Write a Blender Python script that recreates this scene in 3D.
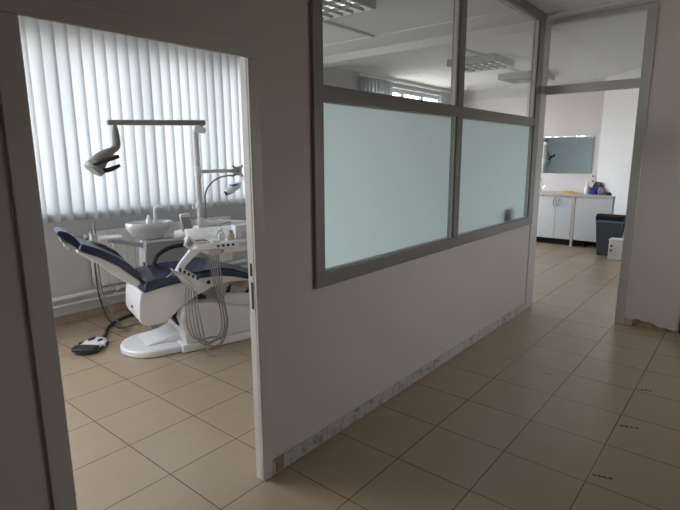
import bpy, bmesh, math, random
from mathutils import Vector, Matrix
random.seed(7)
for o in list(bpy.data.objects):
    bpy.data.objects.remove(o)
S = bpy.context.scene
COL = S.collection

# ------------------------------------------------------------------ camera
cam = bpy.data.cameras.new('camera')
cam.sensor_width = 36.0
cam.sensor_fit = 'HORIZONTAL'
cam.lens = 501.78 / 680 * 36
cam.clip_start = 0.02
cam_o = bpy.data.objects.new('camera', cam)
COL.objects.link(cam_o)
R_ = Vector((0.63630732, -0.77141932, -0.00502264))
U_ = Vector((0.15243134, 0.11934568, 0.9810817))
F_ = Vector((0.75622595, 0.62503507, -0.19352901))
m = Matrix((R_, U_, -F_)).transposed().to_4x4()
m.translation = Vector((0, -1.7578, 1.6153))
cam_o.matrix_world = m
S.camera = cam_o

# ------------------------------------------------------------------ world and exposure
S.view_settings.view_transform = 'Standard'
S.view_settings.look = 'None'
S.view_settings.gamma = 1.0
S.view_settings.use_curve_mapping = False
S.view_settings.exposure = 0.12
W = bpy.data.worlds.new('sky')
S.world = W
W.use_nodes = True
nt = W.node_tree
nt.nodes.clear()
wo = nt.nodes.new('ShaderNodeOutputWorld')
bg = nt.nodes.new('ShaderNodeBackground')
tc = nt.nodes.new('ShaderNodeTexCoord')
sp = nt.nodes.new('ShaderNodeSeparateXYZ')
rp = nt.nodes.new('ShaderNodeValToRGB')
rp.color_ramp.elements[0].position = 0.46
rp.color_ramp.elements[0].color = (0.30, 0.29, 0.27, 1)
rp.color_ramp.elements[1].position = 0.56
rp.color_ramp.elements[1].color = (0.90, 0.95, 1.0, 1)
ma = nt.nodes.new('ShaderNodeMath')
ma.operation = 'MULTIPLY_ADD'
ma.inputs[1].default_value = 0.5
ma.inputs[2].default_value = 0.5
nt.links.new(tc.outputs['Generated'], sp.inputs[0])
nt.links.new(sp.outputs['Z'], ma.inputs[0])
nt.links.new(ma.outputs[0], rp.inputs[0])
nt.links.new(rp.outputs[0], bg.inputs[0])
bg.inputs[1].default_value = 15.0
nt.links.new(bg.outputs[0], wo.inputs[0])
S.cycles.max_bounces = 14
S.cycles.diffuse_bounces = 8
S.cycles.transparent_max_bounces = 16
S.cycles.use_denoising = True
S.cycles.sample_clamp_indirect = 3.0
S.cycles.blur_glossy = 1.0
S.cycles.caustics_reflective = False


def portal(name, x0, x1, z0, z1, y):
    l = bpy.data.lights.new(name, 'AREA')
    l.shape = 'RECTANGLE'
    l.size = x1 - x0
    l.size_y = z1 - z0
    l.cycles.is_portal = True
    o = bpy.data.objects.new(name, l)
    COL.objects.link(o)
    o.location = ((x0 + x1) / 2, y, (z0 + z1) / 2)
    o.rotation_euler = (-math.pi / 2, 0, 0)
    return o


portal('daylight_portal', 1.15, 4.75, 1.1, 2.72, 3.66)
portal('daylight_portal', -1.15, 0.95, 0.85, 2.78, 3.66)
portal('daylight_portal', 6.8, 9.6, 1.0, 2.80, 3.66)
pc = portal('daylight_portal', 3.5, 4.45, 1.2, 1.96, -3.48)
pc.rotation_euler = (math.pi / 2, 0, 0)

# ------------------------------------------------------------------ materials
M = {}


def newmat(name):
    mt = bpy.data.materials.new(name)
    mt.use_nodes = True
    n = mt.node_tree
    n.nodes.clear()
    out = n.nodes.new('ShaderNodeOutputMaterial')
    M[name] = mt
    return mt, n, out


def plain(name, col, rough=0.5, metal=0.0, var=0.04, scale=8.0, bump=0.0, coat=0.0, spec=0.5):
    mt, n, out = newmat(name)
    b = n.nodes.new('ShaderNodeBsdfPrincipled')
    b.inputs['Roughness'].default_value = rough
    b.inputs['Metallic'].default_value = metal
    b.inputs['Coat Weight'].default_value = coat
    b.inputs['Specular IOR Level'].default_value = spec
    t = n.nodes.new('ShaderNodeTexCoord')
    nz = n.nodes.new('ShaderNodeTexNoise')
    nz.inputs['Scale'].default_value = scale
    nz.inputs['Detail'].default_value = 4
    r = n.nodes.new('ShaderNodeValToRGB')
    r.color_ramp.elements[0].position = 0.3
    r.color_ramp.elements[1].position = 0.7
    r.color_ramp.elements[0].color = tuple(c * (1 - var) for c in col) + (1,)
    r.color_ramp.elements[1].color = tuple(min(1, c * (1 + var)) for c in col) + (1,)
    n.links.new(t.outputs['Object'], nz.inputs['Vector'])
    n.links.new(nz.outputs['Fac'], r.inputs[0])
    n.links.new(r.outputs[0], b.inputs['Base Color'])
    if bump:
        bp = n.nodes.new('ShaderNodeBump')
        bp.inputs['Strength'].default_value = bump
        bp.inputs['Distance'].default_value = 0.01
        nz2 = n.nodes.new('ShaderNodeTexNoise')
        nz2.inputs['Scale'].default_value = scale * 12
        nz2.inputs['Detail'].default_value = 3
        n.links.new(t.outputs['Object'], nz2.inputs['Vector'])
        n.links.new(nz2.outputs['Fac'], bp.inputs['Height'])
        n.links.new(bp.outputs[0], b.inputs['Normal'])
    n.links.new(b.outputs[0], out.inputs[0])
    return mt


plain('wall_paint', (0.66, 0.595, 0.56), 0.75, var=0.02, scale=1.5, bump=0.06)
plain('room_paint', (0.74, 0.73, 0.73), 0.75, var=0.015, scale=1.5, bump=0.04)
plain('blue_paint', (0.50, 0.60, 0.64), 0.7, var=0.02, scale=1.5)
plain('room_paint_shaded', (0.53, 0.54, 0.56), 0.75, var=0.015, scale=1.5, bump=0.04)  # room paint made greyer: the backlit wall's shade is in the colour
plain('pink_paint', (0.72, 0.66, 0.66), 0.75, var=0.015, scale=1.5)
plain('ceiling_paint', (0.80, 0.79, 0.78), 0.85, var=0.015, scale=1.0)
plain('casing_paint', (0.62, 0.59, 0.56), 0.4, var=0.02, scale=3)
plain('aluminium_lit', (0.56, 0.54, 0.51), 0.4, metal=0.25, var=0.03, scale=3)  # same metal as the interior window, lightened to carry the light on this frame
plain('aluminium', (0.27, 0.255, 0.24), 0.42, metal=0.35, var=0.03, scale=3)  # same metal as the end frame, with its dimmer light put into the colour
plain('window_plastic', (0.75, 0.76, 0.77), 0.35)
plain('unit_white', (0.78, 0.79, 0.82), 0.28, var=0.015, coat=0.2)
plain('unit_grey', (0.46, 0.47, 0.49), 0.4, var=0.02)
plain('display_grey', (0.33, 0.32, 0.31), 0.35, var=0.03)
plain('lamp_grey_backlit', (0.22, 0.215, 0.21), 0.4, var=0.03)  # darkened grey: backlit shade of the lamp head put into the colour
plain('metal_grey', (0.22, 0.21, 0.20), 0.4, var=0.03)
plain('pole_white', (0.62, 0.62, 0.63), 0.35, var=0.02)
plain('navy_leather', (0.009, 0.018, 0.064), 0.25, var=0.15, scale=5, bump=0.02, spec=0.6)
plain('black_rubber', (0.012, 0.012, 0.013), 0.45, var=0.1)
plain('hose_grey', (0.24, 0.24, 0.225), 0.45, var=0.05)
plain('hose_dark', (0.035, 0.035, 0.036), 0.5, var=0.05)
plain('chrome', (0.62, 0.63, 0.65), 0.22, metal=0.9, var=0.02)
plain('porcelain', (0.74, 0.75, 0.77), 0.15, var=0.01, coat=0.4)
plain('red_plastic', (0.5, 0.02, 0.02), 0.35)
plain('yellow_plastic', (0.55, 0.30, 0.03), 0.5)
plain('blue_plastic', (0.06, 0.20, 0.38), 0.4)
plain('radiator_enamel', (0.80, 0.80, 0.79), 0.4, var=0.01)
plain('cabinet_white', (0.66, 0.69, 0.73), 0.35, var=0.01)
plain('worktop', (0.55, 0.51, 0.48), 0.4, var=0.06, scale=30)
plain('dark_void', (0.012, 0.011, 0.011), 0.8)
plain('bin_grey', (0.055, 0.062, 0.082), 0.45, var=0.05)
plain('bag_black', (0.007, 0.007, 0.008), 0.35, var=0.1, bump=0.3, spec=0.3)
plain('bag_blue', (0.10, 0.22, 0.36), 0.35)
plain('navy_cloth', (0.012, 0.013, 0.10), 0.8, var=0.2)
plain('blue_card', (0.02, 0.03, 0.22), 0.5)
plain('brown_cloth', (0.10, 0.08, 0.075), 0.8, var=0.3, scale=30)
plain('lilac_cloth', (0.26, 0.23, 0.33), 0.8, var=0.2, scale=30)
plain('yellow_cloth', (0.62, 0.42, 0.12), 0.8, var=0.1)
plain('carton', (0.70, 0.69, 0.72), 0.6, var=0.03)
plain('paper_grey', (0.52, 0.50, 0.47), 0.6, var=0.03)
plain('sill_box', (0.05, 0.065, 0.075), 0.6, var=0.03)
plain('dark_wood', (0.035, 0.022, 0.016), 0.5, var=0.3, scale=12)
plain('brown_tile', (0.36, 0.27, 0.19), 0.4, var=0.15, scale=6)
plain('plaster_brown', (0.30, 0.20, 0.12), 0.8, var=0.5, scale=14, bump=0.2)
plain('dirt_mark', (0.03, 0.025, 0.02), 0.8, var=0.3, scale=40)
plain('white_enamel', (0.90, 0.90, 0.90), 0.35, var=0.01)
tg = plain('tube_glass', (0.82, 0.83, 0.84), 0.3)
for nd in tg.node_tree.nodes:
    if nd.type == 'BSDF_PRINCIPLED':
        nd.inputs['Emission Color'].default_value = (1, 1, 1, 1)
        nd.inputs['Emission Strength'].default_value = 1.3
plain('trunking', (0.55, 0.54, 0.53), 0.5)


def tile_mat():
    mt, n, out = newmat('floor_tile')
    L = n.links.new
    g = n.nodes.new('ShaderNodeNewGeometry')
    mp = n.nodes.new('ShaderNodeMapping')
    mp.inputs['Location'].default_value = (-1.665 + 8 * 0.4297, 0.8465 + 10 * 0.42, 0)
    L(g.outputs['Position'], mp.inputs['Vector'])
    br = n.nodes.new('ShaderNodeTexBrick')
    br.offset = 0.0
    br.squash = 1.0
    br.inputs['Scale'].default_value = 1.0
    br.inputs['Brick Width'].default_value = 0.4297
    br.inputs['Row Height'].default_value = 0.42
    br.inputs['Mortar Size'].default_value = 0.0027
    br.inputs['Mortar Smooth'].default_value = 0.2
    br.inputs['Bias'].default_value = 0.0
    br.inputs['Color1'].default_value = (0.378, 0.291, 0.204, 1)
    br.inputs['Color2'].default_value = (0.360, 0.277, 0.194, 1)
    br.inputs['Mortar'].default_value = (0.075, 0.055, 0.04, 1)
    L(mp.outputs[0], br.inputs['Vector'])
    # stone veins, stretched along x
    mv = n.nodes.new('ShaderNodeMapping')
    mv.inputs['Scale'].default_value = (2.0, 5.0, 1)
    mv.inputs['Rotation'].default_value = (0, 0, 0.45)
    L(g.outputs['Position'], mv.inputs['Vector'])
    nz = n.nodes.new('ShaderNodeTexNoise')
    nz.inputs['Scale'].default_value = 1.4
    nz.inputs['Detail'].default_value = 8
    nz.inputs['Roughness'].default_value = 0.65
    nz.inputs['Distortion'].default_value = 0.3
    L(mv.outputs[0], nz.inputs['Vector'])
    r = n.nodes.new('ShaderNodeValToRGB')
    r.color_ramp.elements[0].position = 0.32
    r.color_ramp.elements[0].color = (0.965, 0.962, 0.96, 1)
    r.color_ramp.elements[1].position = 0.70
    r.color_ramp.elements[1].color = (1.03, 1.03, 1.03, 1)
    L(nz.outputs['Fac'], r.inputs[0])
    mx = n.nodes.new('ShaderNodeMix')
    mx.data_type = 'RGBA'
    mx.blend_type = 'MULTIPLY'
    mx.inputs[0].default_value = 1.0
    L(br.outputs['Color'], mx.inputs[6])
    L(r.outputs[0], mx.inputs[7])
    b = n.nodes.new('ShaderNodeBsdfPrincipled')
    b.inputs['Specular IOR Level'].default_value = 0.65
    L(mx.outputs[2], b.inputs['Base Color'])
    rr = n.nodes.new('ShaderNodeMapRange')
    rr.inputs[1].default_value = 0.3
    rr.inputs[2].default_value = 0.7
    rr.inputs[3].default_value = 0.26
    rr.inputs[4].default_value = 0.275
    L(nz.outputs['Fac'], rr.inputs[0])
    b.inputs['Roughness'].default_value = 0.27
    bp = n.nodes.new('ShaderNodeBump')
    bp.inputs['Strength'].default_value = 0.25
    bp.inputs['Distance'].default_value = 0.002
    bp.invert = True
    L(br.outputs['Fac'], bp.inputs['Height'])
    L(bp.outputs[0], b.inputs['Normal'])
    L(b.outputs[0], out.inputs[0])


tile_mat()


def marble_mat():
    mt, n, out = newmat('marble_skirting')
    L = n.links.new
    g = n.nodes.new('ShaderNodeNewGeometry')
    nz = n.nodes.new('ShaderNodeTexNoise')
    nz.inputs['Scale'].default_value = 9
    nz.inputs['Detail'].default_value = 8
    nz.inputs['Distortion'].default_value = 1.5
    L(g.outputs['Position'], nz.inputs['Vector'])
    r = n.nodes.new('ShaderNodeValToRGB')
    r.color_ramp.elements[0].position = 0.36
    r.color_ramp.elements[0].color = (0.28, 0.27, 0.27, 1)
    r.color_ramp.elements[1].position = 0.52
    r.color_ramp.elements[1].color = (0.56, 0.53, 0.52, 1)
    L(nz.outputs['Fac'], r.inputs[0])
    b = n.nodes.new('ShaderNodeBsdfPrincipled')
    b.inputs['Roughness'].default_value = 0.35
    L(r.outputs[0], b.inputs['Base Color'])
    L(b.outputs[0], out.inputs[0])


marble_mat()


def glass_mat(name, tint, refl):
    mt, n, out = newmat(name)
    L = n.links.new
    tr = n.nodes.new('ShaderNodeBsdfTransparent')
    tr.inputs[0].default_value = tint + (1,)
    gl = n.nodes.new('ShaderNodeBsdfGlossy')
    gl.inputs['Roughness'].default_value = 0.0
    gl.inputs['Color'].default_value = (1, 1, 1, 1)
    lw = n.nodes.new('ShaderNodeLayerWeight')
    pw = n.nodes.new('ShaderNodeMath')
    pw.operation = 'POWER'
    pw.inputs[1].default_value = 5.0
    L(lw.outputs['Facing'], pw.inputs[0])
    mul = n.nodes.new('ShaderNodeMath')
    mul.operation = 'MULTIPLY_ADD'
    mul.inputs[1].default_value = 0.9 * refl
    mul.inputs[2].default_value = 0.04 * refl
    L(pw.outputs[0], mul.inputs[0])
    mx = n.nodes.new('ShaderNodeMixShader')
    L(mul.outputs[0], mx.inputs[0])
    L(tr.outputs[0], mx.inputs[1])
    L(gl.outputs[0], mx.inputs[2])
    L(mx.outputs[0], out.inputs[0])


glass_mat('clear_glass', (0.93, 0.95, 0.94), 1.0)
glass_mat('window_glass', (0.96, 0.97, 0.97), 0.6)


def translucent(name, col, wt, rough=0.4, gloss=0.05):
    mt, n, out = newmat(name)
    L = n.links.new
    d = n.nodes.new('ShaderNodeBsdfDiffuse')
    d.inputs[0].default_value = col + (1,)
    t = n.nodes.new('ShaderNodeBsdfTranslucent')
    t.inputs[0].default_value = col + (1,)
    mx = n.nodes.new('ShaderNodeMixShader')
    mx.inputs[0].default_value = wt
    L(d.outputs[0], mx.inputs[1])
    L(t.outputs[0], mx.inputs[2])
    g = n.nodes.new('ShaderNodeBsdfGlossy')
    g.inputs['Roughness'].default_value = rough
    m2 = n.nodes.new('ShaderNodeMixShader')
    m2.inputs[0].default_value = gloss
    L(mx.outputs[0], m2.inputs[1])
    L(g.outputs[0], m2.inputs[2])
    L(m2.outputs[0], out.inputs[0])


translucent('frosted_film', (0.73, 0.80, 0.80), 0.88, 0.25, 0.05)
translucent('blind_fabric', (0.40, 0.413, 0.426), 0.34, 0.6, 0.01)

mt, n_, out_ = newmat('mirror_silver')
gb = n_.nodes.new('ShaderNodeBsdfGlossy')
gb.inputs[0].default_value = (0.78, 0.82, 0.83, 1)
gb.inputs['Roughness'].default_value = 0.0
n_.links.new(gb.outputs[0], out_.inputs[0])

mt, n_, out_ = newmat('bottle_glass')
gb = n_.nodes.new('ShaderNodeBsdfPrincipled')
gb.inputs['Base Color'].default_value = (0.86, 0.88, 0.88, 1)
gb.inputs['Roughness'].default_value = 0.05
gb.inputs['Transmission Weight'].default_value = 0.9
n_.links.new(gb.outputs[0], out_.inputs[0])


# ------------------------------------------------------------------ builders
def BM():
    return bmesh.new()


def finish(name, bm, mat, parent=None, smooth=None, bevel=0.0, seg=2, loc=None):
    bmesh.ops.recalc_face_normals(bm, faces=bm.faces)
    me = bpy.data.meshes.new(name)
    bm.to_mesh(me)
    bm.free()
    me.materials.append(M[mat])
    o = bpy.data.objects.new(name, me)
    COL.objects.link(o)
    if parent is not None:
        o.parent = parent
    if loc is not None:
        o.location = loc
    if bevel:
        md = o.modifiers.new('bevel', 'BEVEL')
        md.width = bevel
        md.segments = seg
        md.limit_method = 'ANGLE'
        md.angle_limit = math.radians(35)
        md.harden_normals = False
        smooth = smooth or 40
    if smooth:
        for p in me.polygons:
            p.use_smooth = True
        try:
            me.set_sharp_from_angle(angle=math.radians(smooth))
        except Exception:
            pass
    return o


def box(bm, x0, x1, y0, y1, z0, z1):
    vs = [bm.verts.new((x, y, z)) for z in (z0, z1) for x, y in ((x0, y0), (x1, y0), (x1, y1), (x0, y1))]
    for f in ((0, 3, 2, 1), (4, 5, 6, 7), (0, 1, 5, 4), (1, 2, 6, 5), (2, 3, 7, 6), (3, 0, 4, 7)):
        bm.faces.new([vs[i] for i in f])
    return vs


def prism(bm, poly, t0, t1, taper=1.0):
    """side outline (s,z) pushed through t0..t1 (axis y)"""
    a = [bm.verts.new((s, t0, z)) for s, z in poly]
    b = [bm.verts.new((s, t1, z)) for s, z in poly]
    bm.faces.new(a)
    bm.faces.new(b[::-1])
    k = len(poly)
    for i in range(k):
        bm.faces.new((a[i], a[(i + 1) % k], b[(i + 1) % k], b[i]))


def slab(bm, poly, z0, z1):
    a = [bm.verts.new((x, y, z0)) for x, y in poly]
    b = [bm.verts.new((x, y, z1)) for x, y in poly]
    bm.faces.new(a[::-1])
    bm.faces.new(b)
    k = len(poly)
    for i in range(k):
        bm.faces.new((a[i], a[(i + 1) % k], b[(i + 1) % k], b[i]))


def catmull(pts, n=6):
    P = [Vector(p) for p in pts]
    if len(P) < 3:
        return P
    P = [P[0] * 2 - P[1]] + P + [P[-1] * 2 - P[-2]]
    out = []
    for i in range(1, len(P) - 2):
        for k in range(n):
            t = k / n
            a, b, c, d = P[i - 1], P[i], P[i + 1], P[i + 2]
            out.append(0.5 * ((2 * b) + (c - a) * t + (2 * a - 5 * b + 4 * c - d) * t * t + (3 * b - a - 3 * c + d) * t ** 3))
    out.append(P[-2])
    return out


def tube(bm, pts, r, n=10, sm=0):
    P = catmull(pts, sm) if sm else [Vector(p) for p in pts]
    rs = r if isinstance(r, (list, tuple)) else None
    k = len(P)
    prev = None
    rings = []
    for i, p in enumerate(P):
        t = (P[min(i + 1, k - 1)] - P[max(i - 1, 0)]).normalized()
        if prev is None:
            a = Vector((0, 0, 1)) if abs(t.z) < 0.9 else Vector((1, 0, 0))
            nrm = t.cross(a).normalized()
        else:
            nrm = (prev - t * prev.dot(t)).normalized()
        prev = nrm
        bn = t.cross(nrm)
        if rs:
            f = i / (k - 1) * (len(rs) - 1)
            j = min(int(f), len(rs) - 2)
            rad = rs[j] + (rs[j + 1] - rs[j]) * (f - j)
        else:
            rad = r
        rings.append([bm.verts.new(p + (nrm * math.cos(q) + bn * math.sin(q)) * rad) for q in (2 * math.pi * j / n for j in range(n))])
    for i in range(k - 1):
        for j in range(n):
            bm.faces.new((rings[i][j], rings[i][(j + 1) % n], rings[i + 1][(j + 1) % n], rings[i + 1][j]))
    bm.faces.new(rings[0][::-1])
    bm.faces.new(rings[-1])


def lathe(bm, prof, n=32, c=(0, 0, 0), sx=1.0, sy=1.0):
    rings = []
    for r, z in prof:
        if r < 1e-5:
            rings.append([bm.verts.new((c[0], c[1], c[2] + z))])
        else:
            rings.append([bm.verts.new((c[0] + r * sx * math.cos(a), c[1] + r * sy * math.sin(a), c[2] + z)) for a in (2 * math.pi * j / n for j in range(n))])
    for i in range(len(rings) - 1):
        A, B = rings[i], rings[i + 1]
        for j in range(n):
            q = (j + 1) % n
            if len(A) == 1 and len(B) == 1:
                continue
            if len(A) == 1:
                bm.faces.new((A[0], B[q], B[j]))
            elif len(B) == 1:
                bm.faces.new((A[j], A[q], B[0]))
            else:
                bm.faces.new((A[j], A[q], B[q], B[j]))


def cyl(bm, p0, p1, r, n=20):
    tube(bm, [p0, p1], r, n)


def shift(bm, d):
    bmesh.ops.translate(bm, verts=bm.verts, vec=Vector(d))


def tag(o, label, cat, group=None, kind=None):
    o['label'] = label
    o['category'] = cat
    if group:
        o['group'] = group
    if kind:
        o['kind'] = kind
    return o


def struct(name, bm, mat, parent=None, label=None, **k):
    o = finish(name, bm, mat, parent, **k)
    if parent is None:
        o['kind'] = 'structure'
        if label:
            o['label'] = label
    return o


def empty(name, loc=(0, 0, 0), rz=0.0):
    o = bpy.data.objects.new(name, None)
    COL.objects.link(o)
    o.location = loc
    o.rotation_euler = (0, 0, rz)
    o.empty_display_size = 0.1
    return o


def thing(name, label, cat, loc=(0, 0, 0), rz=0.0, group=None):
    return tag(empty(name, loc, rz), label, cat, group)


# ------------------------------------------------------------------ the setting
CE = 2.93      # ceiling
YB = 3.374     # back (window) wall, room face
XW = 10.12     # far wall with the mirror
XE = 5.35      # plane of the end doorway
PT = 0.045      # partition thickness

bm = BM()
box(bm, -2.6, 12.0, -3.45, YB + 0.02, -0.12, 0.0)
struct('floor', bm, 'floor_tile')
bm = BM()
box(bm, -2.6, 12.0, -3.45, YB + 0.02, CE, CE + 0.15)
struct('ceiling', bm, 'ceiling_paint')

# partition wall with the doorway and the interior window opening
bm = BM()
box(bm, -2.6, 0.565, 0, PT, 0, CE)
box(bm, 0.565, 1.545, 0, PT, 2.085, CE)
box(bm, 1.545, 1.905, 0, PT, 0, CE)
box(bm, 1.905, 5.20, 0, PT, 0, 0.925)
struct('wall_partition', bm, 'wall_paint')

# back wall with two window openings
W1 = (1.20, 4.70, 1.10, 2.78)
W2 = (6.80, 9.60, 1.00, 2.80)
W0 = (-1.15, 0.95, 0.85, 2.78)  # opening added out of view to brighten the dental side
W4 = (3.5, 4.45, 1.20, 1.96)  # opening added behind the camera to light the corridor
bm = BM()
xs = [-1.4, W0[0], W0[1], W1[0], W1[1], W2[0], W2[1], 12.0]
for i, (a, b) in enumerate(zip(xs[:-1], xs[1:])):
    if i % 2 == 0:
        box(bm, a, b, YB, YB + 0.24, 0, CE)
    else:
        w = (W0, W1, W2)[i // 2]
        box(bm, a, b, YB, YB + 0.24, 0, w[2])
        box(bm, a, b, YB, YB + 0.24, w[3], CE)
struct('wall_back', bm, 'room_paint_shaded')

# far wall and the slanting wall beside it
bm = BM()
slab(bm, [(XW, 0.52), (XW + 0.15, 0.52), (XW + 0.15, YB), (XW, YB)], 0, CE)
struct('wall_far', bm, 'pink_paint')
d = Vector((-1.01, -0.743)).normalized()
p0 = Vector((XW, 0.52))
p1 = p0 + d * 2.425
nn = Vector((-d.y, d.x)) * 0.15
bm = BM()
slab(bm, [tuple(p0), tuple(p1), tuple(p1 + nn), tuple(p0 + nn + Vector((0.15, 0.0)))], 0, CE)
slab(bm, [tuple(p1), (XE + 0.12, p1.y), (XE + 0.12, p1.y - 0.15), tuple(p1 + nn)], 0, CE)
struct('wall_slanting', bm, 'room_paint')
# short wall beside the end doorway
bm = BM()
box(bm, XE - 0.005, XE + 0.13, -1.36, -0.915, 0, CE)
struct('wall_end', bm, 'wall_paint')
# left wall of the treatment room
bm = BM()
box(bm, -1.4, -1.25, PT, YB, 0, CE)
struct('wall_left', bm, 'room_paint')
# corridor walls on the camera's side
bm = BM()
box(bm, -2.6, -2.45, -3.3, 0, 0, CE)
struct('wall_corridor_left', bm, 'wall_paint')
bm = BM()
box(bm, -2.6, W4[0], -3.45, -3.3, 0, CE)
box(bm, W4[1], 8.0, -3.45, -3.3, 0, CE)
box(bm, W4[0], W4[1], -3.45, -3.3, 0, W4[2])
box(bm, W4[0], W4[1], -3.45, -3.3, W4[3], CE)
struct('wall_corridor_right', bm, 'wall_paint')

bm = BM()
box(bm, 7.85, 8.0, -3.3, -1.36, 0, CE)
box(bm, XE + 0.13, 8.0, -1.36, -1.24, 0, CE)
struct('wall_passage', bm, 'wall_paint')

# low blue screen wall between the two treatment places
bm = BM()
box(bm, 5.36, 5.46, 1.30, YB, 0, 2.09)
struct('wall_screen', bm, 'blue_paint')

# ceiling beam over the end doorway
bm = BM()
box(bm, XE + 0.03, XE + 0.33, 0.0, YB, 2.842, CE)
struct('trim_1', bm, 'ceiling_paint', label='shallow ceiling beam')
bm = BM()
box(bm, 4.84, 4.90, PT, YB, 2.918, CE)
struct('trim_2', bm, 'ceiling_paint', label='thin ceiling strip')

# skirtings
bm = BM()
for i in range(9):
    a = 1.56 + i * 0.43
    b = min(a + 0.427, 5.20)
    if b > a + 0.02:
        box(bm, a, b, -0.012, 0, 0, 0.078)
struct('baseboard_partition', bm, 'marble_skirting', bevel=0.002, seg=1)
bm = BM()
box(bm, -1.25, XW, YB - 0.012, YB, 0, 0.085)
struct('baseboard_back', bm, 'brown_tile')
bm = BM()
box(bm, XE - 0.015, XE - 0.005, -1.36, -0.985, 0, 0.012)
for i in range(36):
    y = -0.985 - i * 0.0104
    zt = 0.056 + 0.014 * math.sin(i * 0.16 + 0.4) + 0.006 * math.sin(i * 0.55) - 0.0006 * i
    box(bm, XE - 0.009, XE - 0.005, y - 0.0104, y, 0.012, zt)
struct('baseboard_end', bm, 'plaster_brown')

# doorway 1 (left): casing and lining
d1 = empty('door_1', (1.05, 0, 0))
d1['kind'] = 'structure'
d1['label'] = 'open doorway with pale painted casing'


def rel(bm, root):
    shift(bm, -Vector(root.location))
    return bm


for nm, bxs in (('casing', [(0.55, 0.625, -0.014, 0.0, 0, 2.03)]),
                ('casing', [(1.50, 1.56, -0.014, 0.0, 0, 2.03)]),
                ('casing_head', [(0.55, 1.56, -0.015, 0.0, 2.03, 2.105)]),
                ('lining', [(0.565, 0.625, 0.0, PT, 0, 2.045)]),
                ('lining', [(1.50, 1.545, 0.0, PT, 0, 2.045)]),
                ('lining_head', [(0.565, 1.545, 0.0, PT, 2.045, 2.085)]),
                ):
    bm = BM()
    for q in bxs:
        box(bm, *q)
    struct(nm, rel(bm, d1), 'casing_paint', d1, bevel=0.004)
for z0_, z1_, yy in ((0.905, 1.035, 0.012), (1.065, 1.125, 0.016)):
    bm = BM()
    box(bm, 1.4975, 1.501, yy, yy + 0.012, z0_, z1_)
    o = struct('strike_plate', rel(bm, d1), 'black_rubber', d1)
    o['label'] = 'dark metal strike plate'

# end doorway: aluminium frame with transom light
d2 = empty('door_2', (XE, -0.42, 0))
d2['kind'] = 'structure'
d2['label'] = 'tall aluminium doorway frame with glazed transom'
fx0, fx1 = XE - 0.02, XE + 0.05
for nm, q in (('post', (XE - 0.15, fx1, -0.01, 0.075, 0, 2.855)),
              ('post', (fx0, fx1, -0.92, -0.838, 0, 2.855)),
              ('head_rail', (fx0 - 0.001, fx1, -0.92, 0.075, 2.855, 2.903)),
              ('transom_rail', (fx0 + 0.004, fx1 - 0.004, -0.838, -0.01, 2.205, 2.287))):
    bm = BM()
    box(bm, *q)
    struct(nm, rel(bm, d2), 'aluminium_lit', d2, bevel=0.003)
bm = BM()
box(bm, fx0 + 0.03, fx0 + 0.036, -0.838, -0.01, 2.287, 2.855)
struct('transom_pane', rel(bm, d2), 'clear_glass', d2)
bm = BM()
box(bm, XE - 0.16, XE + 0.04, -0.93, 0.085, 2.903, CE)
struct('trim_3', bm, 'room_paint', label='pale plaster strip over the frame')

# interior window in the partition
w3 = empty('window_3', (3.5, 0.0, 0.92))
w3['kind'] = 'structure'
w3['label'] = 'aluminium interior window, frosted below and clear above'
ya, yb = -0.022, 0.045
for nm, q in (('bottom_rail', (1.905, 5.20, ya, yb, 0.922, 1.000)),
              ('top_rail', (1.905, 5.20, ya, yb, 2.850, CE)),
              ('middle_rail', (1.978, 5.07, ya + 0.004, yb - 0.004, 1.892, 1.966)),
              ('stile', (1.905, 1.978, ya, yb, 1.000, 2.850)),
              ('stile', (5.07, 5.20, ya, yb, 1.000, 2.850)),
              ('mullion', (3.45, 3.535, ya, yb, 1.000, 1.892)),
              ('mullion', (3.45, 3.535, ya, yb, 1.966, 2.850))):
    bm = BM()
    box(bm, *q)
    struct(nm, rel(bm, w3), 'aluminium', w3, bevel=0.003)
for a, b in ((1.978, 3.45), (3.535, 5.07)):
    bm = BM()
    box(bm, a, b, 0.020, 0.024, 1.000, 1.892)
    o = struct('frosted_pane', rel(bm, w3), 'frosted_film', w3)
    bm = BM()
    box(bm, a, b, 0.020, 0.024, 1.966, 2.850)
    o = struct('clear_pane', rel(bm, w3), 'clear_glass', w3)
# glazing beads
bm = BM()
for a, b in ((1.978, 3.45), (3.535, 5.07)):
    for z0, z1 in ((1.000, 1.892), (1.966, 2.850)):
        box(bm, a, a + 0.006, 0.006, 0.019, z0, z1)
        box(bm, b - 0.022, b, -0.006, 0.019, z0, z1)
        box(bm, a, b, 0.006, 0.019, z0, z0 + 0.008)
        box(bm, a, b, 0.006, 0.019, z1 - 0.008, z1)
struct('glazing_bead', rel(bm, w3), 'casing_paint', w3)

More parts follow.
